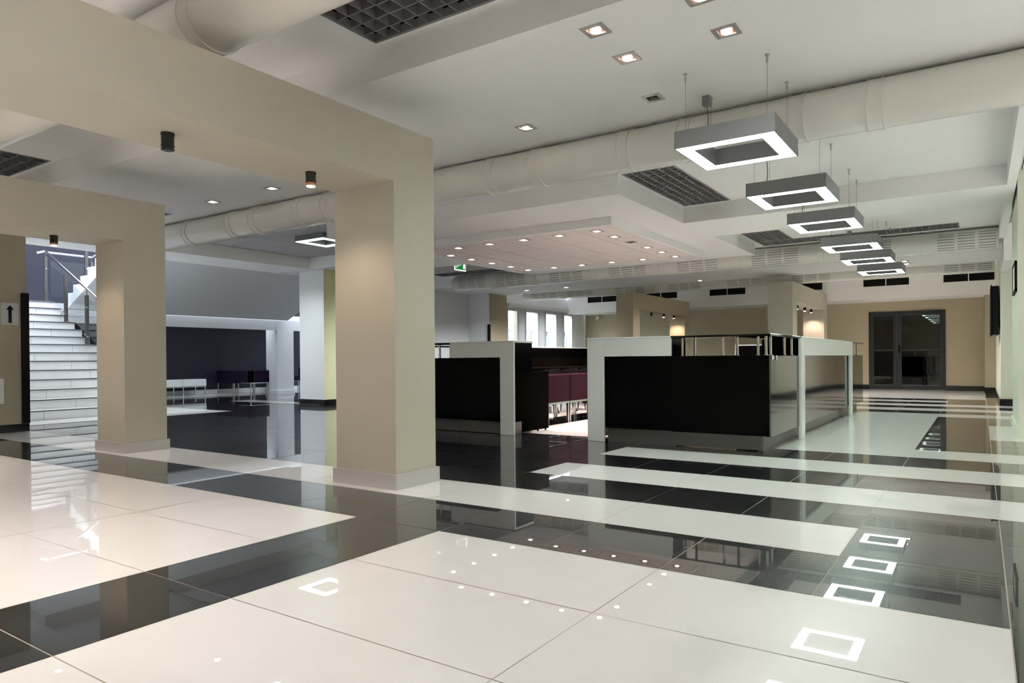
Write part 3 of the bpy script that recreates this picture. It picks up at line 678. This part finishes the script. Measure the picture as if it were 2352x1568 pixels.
b = MB(); b.box(-1.62, -1.585, 7.87, 8.04, 0.0, H1, bev=0.003); b.box(-1.62, -1.585, 8.04, 11.42, H0-0.005, H1, bev=0.003); b.box(-1.62, -1.585, 11.24, 11.42, 0, H0, bev=0.003); b.build('side_surround', 'white_gloss', rc)
b = MB(); b.box(-2.0, -1.62, 7.88, 11.4, H0, H1-0.02); b.build('raised_box', 'black_front', rc)
b = MB(); b.box(-2.01, -1.583, 7.87, 11.42, H1-0.02, H1, bev=0.003); b.build('raised_top', 'white_gloss', rc)
b = MB(); b.box(-2.56, -1.60, F-0.01, F+0.34, 1.080, 1.100, bev=0.003); b.box(-1.95, -1.60, F+0.34, 7.87, 1.080, 1.100, bev=0.003); b.build('glass_shelf', 'black_glass', rc)
b = MB(); b.box(-1.95, -1.60, 11.42, 12.7, 1.080, 1.100, bev=0.003); b.build('glass_shelf', 'black_glass', rc)
for (x, y) in ((-2.472, 6.70), (-2.41, 6.9), (-2.065, 6.70), (-1.985, 6.9), (-1.735, 6.70), (-1.66, 6.69), (-1.66, 6.86), (-1.66, 7.42), (-1.66, 7.74), (-1.66, 11.65), (-1.72, 12.1), (-1.66, 12.4)): chrome_post(rc, x, y)
b = MB(); b.box(-3.56, -2.02, 12.28, 12.7, H0, H1-0.02); b.build('raised_box', 'black_front', rc)
b = MB(); b.box(-3.565, -2.01, 12.27, 12.71, H1-0.02, H1); b.box(-3.57, -3.56, 12.27, 12.71, 0.0, H1); b.build('raised_top', 'white_gloss', rc)
b = MB(); b.box(-1.608, -1.603, 6.69, 6.74, 0.86, 0.898, 0); b.box(-1.608, -1.603, 6.85, 6.88, 0.852, 0.898, 0); b.build('socket', 'paper', rc)

lc = thing('bar_counter', 'black and white reception counter between the cream pillar and the entrance gap', 'counter', (-5.8, 8.5, 0))
b = MB(); b.box(-6.98, -4.47, F+0.035, 7.04, 0.15, 0.90); b.box(-6.98, -6.64, 7.04, 12.7, 0.15, 0.90); b.box(-6.64, -4.75, 12.4, 13.0, 0.15, 0.90); b.build('carcass', 'black_matt', lc)
b = MB(); b.box(-5.385, -4.645, F+0.012, F+0.035, 0.155, 0.895, bev=0.002); b.build('front_panel', 'black_front', lc)
b = MB(); b.box(-7.0, -5.39, F+0.006, F+0.034, 0.155, 0.88, bev=0.002); b.box(-7.0, -5.39, F-0.004, F+0.34, 0.88, 0.898); b.build('front_panel', 'black_front', lc)
b = MB(); b.box(-5.285, -4.645, F+0.06, F+0.10, 0.008, 0.152); b.box(-6.9, -5.289, F+0.06, F+0.10, 0.008, 0.152); b.box(-4.50, -4.465, F+0.03, 6.80, 0.0, 0.15); b.build('plinth', 'steel', lc)
b = MB(); b.box(-4.645, -4.452, F, F+0.03, 0, 1.095, bev=0.003); b.box(-5.39, -4.645, F, F+0.03, H0, 1.095, bev=0.003); b.build('front_surround', 'white_gloss', lc)
b = MB(); b.box(-5.39, -4.46, F+0.03, 7.03, H0, 1.072); b.box(-4.48, -4.462, F+0.03, 7.03, 0.72, 1.072); b.build('raised_box', 'black_front', lc)
b = MB(); b.box(-5.39, -4.452, F-0.004, 7.04, 1.072, 1.095, bev=0.003); b.build('raised_top', 'white_gloss', lc)
b = MB(); b.box(-7.0, -5.39, F-0.01, F+0.34, 1.06, 1.088, bev=0.003); b.build('glass_shelf', 'black_glass', lc)
for (x, y) in ((-5.43, 6.68), (-5.56, 6.90), (-5.60, 6.68), (-6.2, 6.7), (-6.6, 6.7)): chrome_post(lc, x, y, 0.9, 1.06)
b = MB(); b.box(-7.0, -6.65, F+0.34, 9.2, 1.062, 1.086, bev=0.003); b.build('glass_shelf', 'black_glass', lc)
for y in (7.3, 8.0, 8.9): chrome_post(lc, -6.7, y, 0.9, 1.062)
b = MB(); b.box(-6.98, -6.64, 9.2, 12.6, H0, H1-0.02); b.build('raised_box', 'black_front', lc)
b = MB(); b.box(-7.0, -6.63, 9.19, 12.62, H1-0.02, H1); b.build('raised_top', 'white_gloss', lc)
b = MB(); b.box(-6.64, -4.76, 12.6, 13.0, H0, H1-0.02); b.build('raised_box', 'black_front', lc)
b = MB(); b.box(-6.64, -4.75, 12.59, 13.01, H1-0.02, H1); b.box(-4.76, -4.75, 12.59, 13.01, 0, H1-0.02); b.build('raised_top', 'white_gloss', lc)
# end desk panel of the left counter
dk = thing('desk', 'black desk with tall end panel just inside the entrance gap', 'desk', (-5.2, 7.3, 0))
b = MB(); b.box(-4.50, -4.478, 6.81, 7.44, 0.02, 0.705); b.build('end_panel', 'black_matt', dk)
b = MB(); b.box(-6.6, -4.478, 7.05, 7.45, 0.705, 0.73); b.build('desk_top', 'black_matt', dk)
b = MB(); b.cyl((-4.49, 7.38, 0), (-4.49, 7.38, 0.02), 0.012, 8); b.cyl((-4.49, 7.2, 0), (-4.49, 7.2, 0.02), 0.012, 8); b.build('foot', 'black_matt', dk)
dk2 = thing('desk', 'long black desk along the inner wall of the left counter', 'desk', (-6.4, 10, 0))
b = MB(); b.box(-6.63, -6.05, 7.5, 12.3, 0.705, 0.73); b.build('desk_top', 'black_matt', dk2)
for y in (7.52, 9.9, 12.26): q = MB(); q.box(-6.6, -6.1, y-0.012, y+0.012, 0, 0.705); q.build('end_panel', 'black_matt', dk2)

# ------------------------------------------------------------------ lounge seats
def seat(label, x0, x1, y0, y1, zb, zs, zt, mat, backs, group, leg=0.028):
    """cube lounge seat: chrome frame, cushion, upholstered backs on the named sides"""
    t = thing('lounge_seat', label, 'lounge seat', ((x0+x1)/2, (y0+y1)/2, 0), group)
    e = 0.012; bt = 0.11
    for (x, y) in ((x0+e, y0+e), (x1-e-leg, y0+e), (x0+e, y1-e-leg), (x1-e-leg, y1-e-leg)):
        q = MB(); q.box(x, x+leg, y, y+leg, 0, zb-0.025, bev=0.003); q.build('leg', 'chrome', t)
    q = MB(); ring(q, x0+0.005, x1-0.005, y0+0.005, y1-0.005, leg, zb-0.028, zb); q.build('frame', 'chrome', t)
    q = MB(); q.box(x0+0.01, x1-0.01, y0+0.01, y1-0.01, zb, zs, bev=0.02); q.build('cushion', mat, t)
    for s in backs:
        q = MB()
        if s == '+x': q.box(x1-bt, x1, y0, y1, zb+0.002, zt, bev=0.015)
        if s == '-x': q.box(x0, x0+bt, y0, y1, zb+0.002, zt, bev=0.015)
        if s == '-y': q.box(x0, x1, y0, y0+bt, zb+0.002, zt, bev=0.015)
        if s == '+y': q.box(x0, x1, y1-bt, y1, zb+0.002, zt, bev=0.015)
        q.build('backrest', mat, t)
    return t
gp = 'plum lounge seats inside the counter'
for k, (a, c) in enumerate(((7.80, 8.385), (8.39, 8.98), (8.985, 9.57), (9.575, 10.16))):
    seat(['plum lounge seat with chrome legs, nearest the black desk end panel', 'plum lounge seat with chrome legs, second from the desk end panel', 'plum lounge seat third from the desk end panel', 'plum lounge seat fourth from the desk end panel'][k], -5.32, -4.70, a, c, 0.30, 0.43, 0.674, 'purple', ['+x'], gp)
gd = 'dark violet lounge seats by the navy wall'
seat('dark violet seat against the navy wall, left of the front pair beside the bench', -17.35, -16.62, 11.22, 11.90, 0.31, 0.44, 0.63, 'dark_purple', ['-y'], gd)
seat('dark violet corner seat of the front pair, its black side turned to the column', -16.615, -15.85, 11.22, 11.90, 0.31, 0.44, 0.63, 'dark_purple', ['-y', '+x'], gd)
seat('dark violet seat behind the front pair, left of the landing column', -17.3, -16.6, 12.75, 13.4, 0.31, 0.44, 0.66, 'dark_purple', ['-x'], gd)
seat('dark violet seat seen in the gap right of the landing column', -16.4, -15.7, 13.2, 13.9, 0.31, 0.44, 0.68, 'dark_purple', ['-y'], gd)
# vestibule seats behind the glass door
gv = 'dark seats behind the glass door'
seat('dark seat behind the right door pane, left of two', -1.92, -1.27, 21.5, 22.1, 0.33, 0.46, 0.86, 'dark_purple', ['-y'], gv)
seat('dark seat behind the right door pane, right of two', -1.25, -0.60, 21.42, 22.02, 0.38, 0.50, 0.86, 'dark_purple', ['-y'], gv)
# white bench
bn = thing('bench', 'low white bench with chrome legs in front of the navy wall', 'bench', (-16.9, 9.6, 0))
for (a, c) in ((8.55, 9.23), (9.235, 9.90), (9.905, 10.55)):
    q = MB(); q.box(-17.25, -16.75, a, c, 0.245, 0.42, bev=0.012); q.build('seat_block', 'white_gloss', bn)
q = MB(); ring(q, -17.24, -16.76, 8.56, 10.54, 0.028, 0.218, 0.244); q.build('frame', 'chrome', bn)
for (x, y) in ((-17.23, 8.57), (-16.79, 8.57), (-17.23, 9.9), (-16.79, 9.9), (-17.23, 10.5), (-16.79, 10.5)):
    q = MB(); q.box(x, x+0.028, y, y+0.028, 0, 0.22); q.build('leg', 'chrome', bn)
# office chairs behind the plum seats
def tub_chair(label, x, y):
    t = thing('tub_chair', label, 'chair', (x, y, 0), 'black tub chairs at the inner desk')
    q = MB(); n = 18; r = 0.24; vs = []
    for i in range(n+1):
        a = math.radians(-120+240*i/n); h = 0.725-0.16*(abs(i-n/2)/(n/2))**3
        for (rr, z) in ((r, 0.44), (r+0.015, 0.6), (r-0.01, h), (r-0.05, h-0.01), (r-0.03, 0.45)): vs.append((x+rr*math.cos(a), y+rr*math.sin(a), z))
    fs = []
    for i in range(n):
        for k in range(5): fs.append((i*5+k, (i+1)*5+k, (i+1)*5+(k+1) % 5, i*5+(k+1) % 5))
    q.add(vs, fs, 0, True); q.build('backrest', 'chair_black', t)
    q = MB(); q.cyl((x, y, 0.40), (x, y, 0.46), 0.23, 24); q.build('seat', 'chair_black', t)
    for a in (45, 135, 225, 315):
        q = MB(); ca, sa = math.cos(math.radians(a)), math.sin(math.radians(a)); q.cyl((x+0.12*ca, y+0.12*sa, 0.40), (x+0.22*ca, y+0.22*sa, 0), 0.014, 8, r1=0.009); q.build('leg', 'chair_black', t)
tub_chair('black tub chair behind the first plum seat, nearest the desk end panel', -5.75, 9.45)
tub_chair('black tub chair behind the plum seats, middle of three', -5.75, 10.05)
tub_chair('black tub chair behind the plum seats, beside the white counter leg', -5.75, 10.66)
q = B(-6.04, -5.78, 9.70, 9.80, 0.0, 0.11, bev=0.006); bx = q.build('storage_box', 'white_gloss'); tag(bx, 'small pale box on the floor beneath the plum seats', 'box')

# ------------------------------------------------------------------ things on walls
q = B(-10.2, -10.145, 3.852, 3.93, 0.105, 1.775, bev=0.003); tag(q.build('corner_guard', 'black_paint'), 'tall black corner guard at the edge of the tan wall by the stairs', 'corner guard')
q = B(-11.06, -10.99, 15.19, 15.25, 0.11, 1.82, bev=0.003); o = q.build('corner_guard', 'black_paint'); tag(o, 'black corner guard on the beige wall edge left of the windows', 'corner guard')
sg = thing('arrow_sign', 'white paper sign with black up arrow on the tan wall', 'sign', (-10.2, 3.735, 1.5))
q = MB(); q.box(-10.199, -10.1975, 3.637, 3.832, 1.362, 1.642); q.build('sheet', 'paper', sg)
q = MB(); cy = 3.735
q.prism_x([(cy-0.019, 1.39), (cy+0.019, 1.39), (cy+0.019, 1.555), (cy-0.019, 1.555)], -10.1976, -10.1968); q.prism_x([(cy-0.045, 1.555), (cy+0.045, 1.555), (cy, 1.612)], -10.1976, -10.1968); q.build('arrow', 'ink', sg)
ap = thing('access_panel', 'white square access panel low on the tan wall', 'panel', (-10.2, 3.5, 0.53))
q = MB(); q.box(-10.199, -10.188, 3.33, 3.655, 0.369, 0.686); q.build('frame', 'paint_white', ap)
q = MB(); q.box(-10.188, -10.184, 3.36, 3.63, 0.395, 0.66); q.build('cover', 'paint_white', ap)
ex = thing('exit_sign', 'green and white emergency exit sign hanging at the ceiling edge', 'exit sign', (-8.3, 10.55, 2.7))
q = MB(); q.box(-8.31, -8.295, 10.36, 10.70, 2.585, 2.80); q.build('panel', 'sign_white', ex)
q = MB(); q.box(-8.2949, -8.293, 10.375, 10.685, 2.605, 2.785); q.build('green_field', 'green_sign', ex)
q = MB(); xa, xb = -8.2929, -8.291
q.prism_x([(10.615, 2.63), (10.665, 2.63), (10.665, 2.765), (10.615, 2.765)], xa, xb)          # doorway
q.prism_x([(10.50, 2.69), (10.545, 2.69), (10.545, 2.705), (10.50, 2.705)], xa, xb); q.prism_x([(10.47, 2.6975), (10.505, 2.722), (10.505, 2.673)], xa, xb)   # arrow
q.prism_x([(10.415, 2.70), (10.440, 2.70), (10.447, 2.745), (10.425, 2.745)], xa, xb); q.prism_x([(10.425, 2.75), (10.447, 2.75), (10.447, 2.772), (10.425, 2.772)], xa, xb)
q.prism_x([(10.40, 2.63), (10.413, 2.63), (10.432, 2.70), (10.418, 2.70)], xa, xb); q.prism_x([(10.43, 2.70), (10.442, 2.70), (10.467, 2.655), (10.455, 2.65)], xa, xb); q.prism_x([(10.44, 2.735), (10.468, 2.715), (10.472, 2.723), (10.445, 2.747)], xa, xb)
q.build('pictogram', 'sign_white', ex)
for y in (10.42, 10.64): q = MB(); q.cyl((-8.302, y, 2.80), (-8.302, y, 2.877), 0.004, 8); q.build('hanger', 'wire', ex)
tv = thing('wall_display', 'black wall display seen edge-on beside the pale green wall', 'display', (0.2, 15.9, 1.68))
q = MB(); q.box(0.17, 0.27, 15.22, 16.4, 1.25, 2.13, bev=0.006); q.build('casing', 'tv_black', tv)
q = MB(); q.box(0.145, 0.17, 15.20, 16.42, 1.235, 2.145, bev=0.004); q.build('screen', 'tv_black', tv)
q = MB(); q.box(0.27, 0.29, 15.5, 16.1, 1.4, 1.9); q.build('bracket', 'tv_black', tv)
pc = thing('framed_picture', 'small framed picture seen edge-on on the right column', 'picture', (0.325, 9.95, 1.75))
q = MB(); y0, y1, z0, z1 = 9.50, 10.25, 1.59, 1.93
q.box(0.312, 0.335, y0, y1, z0, z0+0.03); q.box(0.312, 0.335, y0, y1, z1-0.03, z1); q.box(0.312, 0.335, y0, y0+0.03, z0, z1); q.box(0.312, 0.335, y1-0.03, y1, z0, z1); q.build('frame', 'ink', pc)
q = MB(); q.box(0.318, 0.334, y0+0.03, y1-0.03, z0+0.03, z1-0.03); q.build('print', 'tile_pink', pc)
cm = thing('wall_sensor', 'small white sensor in the far recess by the windows', 'sensor', (-10.5, 20.6, 2.22))
q = MB(); q.box(-10.54, -10.46, 20.62, 20.70, 2.20, 2.27, bev=0.008); q.build('mount', 'paint_white', cm); q = MB(); q.box(-10.545, -10.455, 20.58, 20.63, 2.15, 2.27, bev=0.015); q.build('head', 'paint_white', cm)
cm = thing('wall_sensor', 'small white sensor on the lintel beside the right column', 'sensor', (0.45, 14.3, 2.3))
q = MB(); q.box(0.38, 0.52, 13.9, 13.98, 2.30, 2.33, bev=0.004); q.build('mount', 'paint_white', cm); q = MB(); q.box(0.37, 0.46, 13.88, 14.0, 2.22, 2.30, bev=0.015); q.build('head', 'paint_white', cm)

# ------------------------------------------------------------------ light and camera
W = bpy.data.worlds.new('sky'); SC.world = W; W.use_nodes = True
bg = W.node_tree.nodes['Background']
wt = W.node_tree; tcn = wt.nodes.new('ShaderNodeTexCoord'); sep = wt.nodes.new('ShaderNodeSeparateXYZ')
mrg = wt.nodes.new('ShaderNodeMapRange'); mrg.inputs['From Min'].default_value = -0.25; mrg.inputs['From Max'].default_value = 0.25
rmp = wt.nodes.new('ShaderNodeValToRGB'); rmp.color_ramp.elements[0].color = (0.8, 0.79, 0.77, 1); rmp.color_ramp.elements[1].color = (0.46, 0.50, 0.55, 1)
wt.links.new(tcn.outputs['Generated'], sep.inputs[0]); wt.links.new(sep.outputs['Z'], mrg.inputs['Value']); wt.links.new(mrg.outputs['Result'], rmp.inputs['Fac']); wt.links.new(rmp.outputs['Color'], bg.inputs['Color'])
bg.inputs['Strength'].default_value = 4.5

al = bpy.data.lights.new('window_daylight', 'AREA'); al.shape = 'RECTANGLE'; al.size = 4.5; al.size_y = 1.4; al.energy = 420; al.color = (0.9, 0.96, 1.0)
ao = bpy.data.objects.new('window_daylight', al); COL.objects.link(ao); ao.location = (-13.0, 18.5, 3.6)
ao.rotation_euler = (Vector((-8.5, 17.5, 0.6))-ao.location).to_track_quat('-Z', 'Y').to_euler()
cam = bpy.data.cameras.new('camera'); co = bpy.data.objects.new('camera', cam); COL.objects.link(co)
cam.sensor_fit = 'HORIZONTAL'; cam.sensor_width = 36.0; cam.lens = 1594.4/2352*36.0; cam.shift_y = 47.583/2352; cam.clip_start = 0.05; cam.clip_end = 200
yaw, pitch, roll = 0.59416, -0.00502, 0.00762
f = Vector((-math.sin(yaw)*math.cos(pitch), math.cos(yaw)*math.cos(pitch), math.sin(pitch)))
r = Vector((math.cos(yaw), math.sin(yaw), 0)); dn = f.cross(r)
r2 = r*math.cos(roll)+dn*math.sin(roll); d2 = dn*math.cos(roll)-r*math.sin(roll)
from mathutils import Matrix
mw = Matrix((r2, -d2, -f)).transposed().to_4x4(); mw.translation = Vector((0, 0, 0.8855)); co.matrix_world = mw
SC.camera = co
SC.view_settings.view_transform = 'Standard'; SC.view_settings.look = 'None'; SC.view_settings.gamma = 1; SC.view_settings.exposure = 1.0; SC.view_settings.use_curve_mapping = False
SC.cycles.use_denoising = True; SC.cycles.denoiser = 'OPENIMAGEDENOISE'
SC.cycles.max_bounces = 8; SC.cycles.diffuse_bounces = 5; SC.cycles.glossy_bounces = 4; SC.cycles.transparent_max_bounces = 12
SC.cycles.sample_clamp_indirect = 8.0; SC.cycles.caustics_reflective = False; SC.cycles.caustics_refractive = False
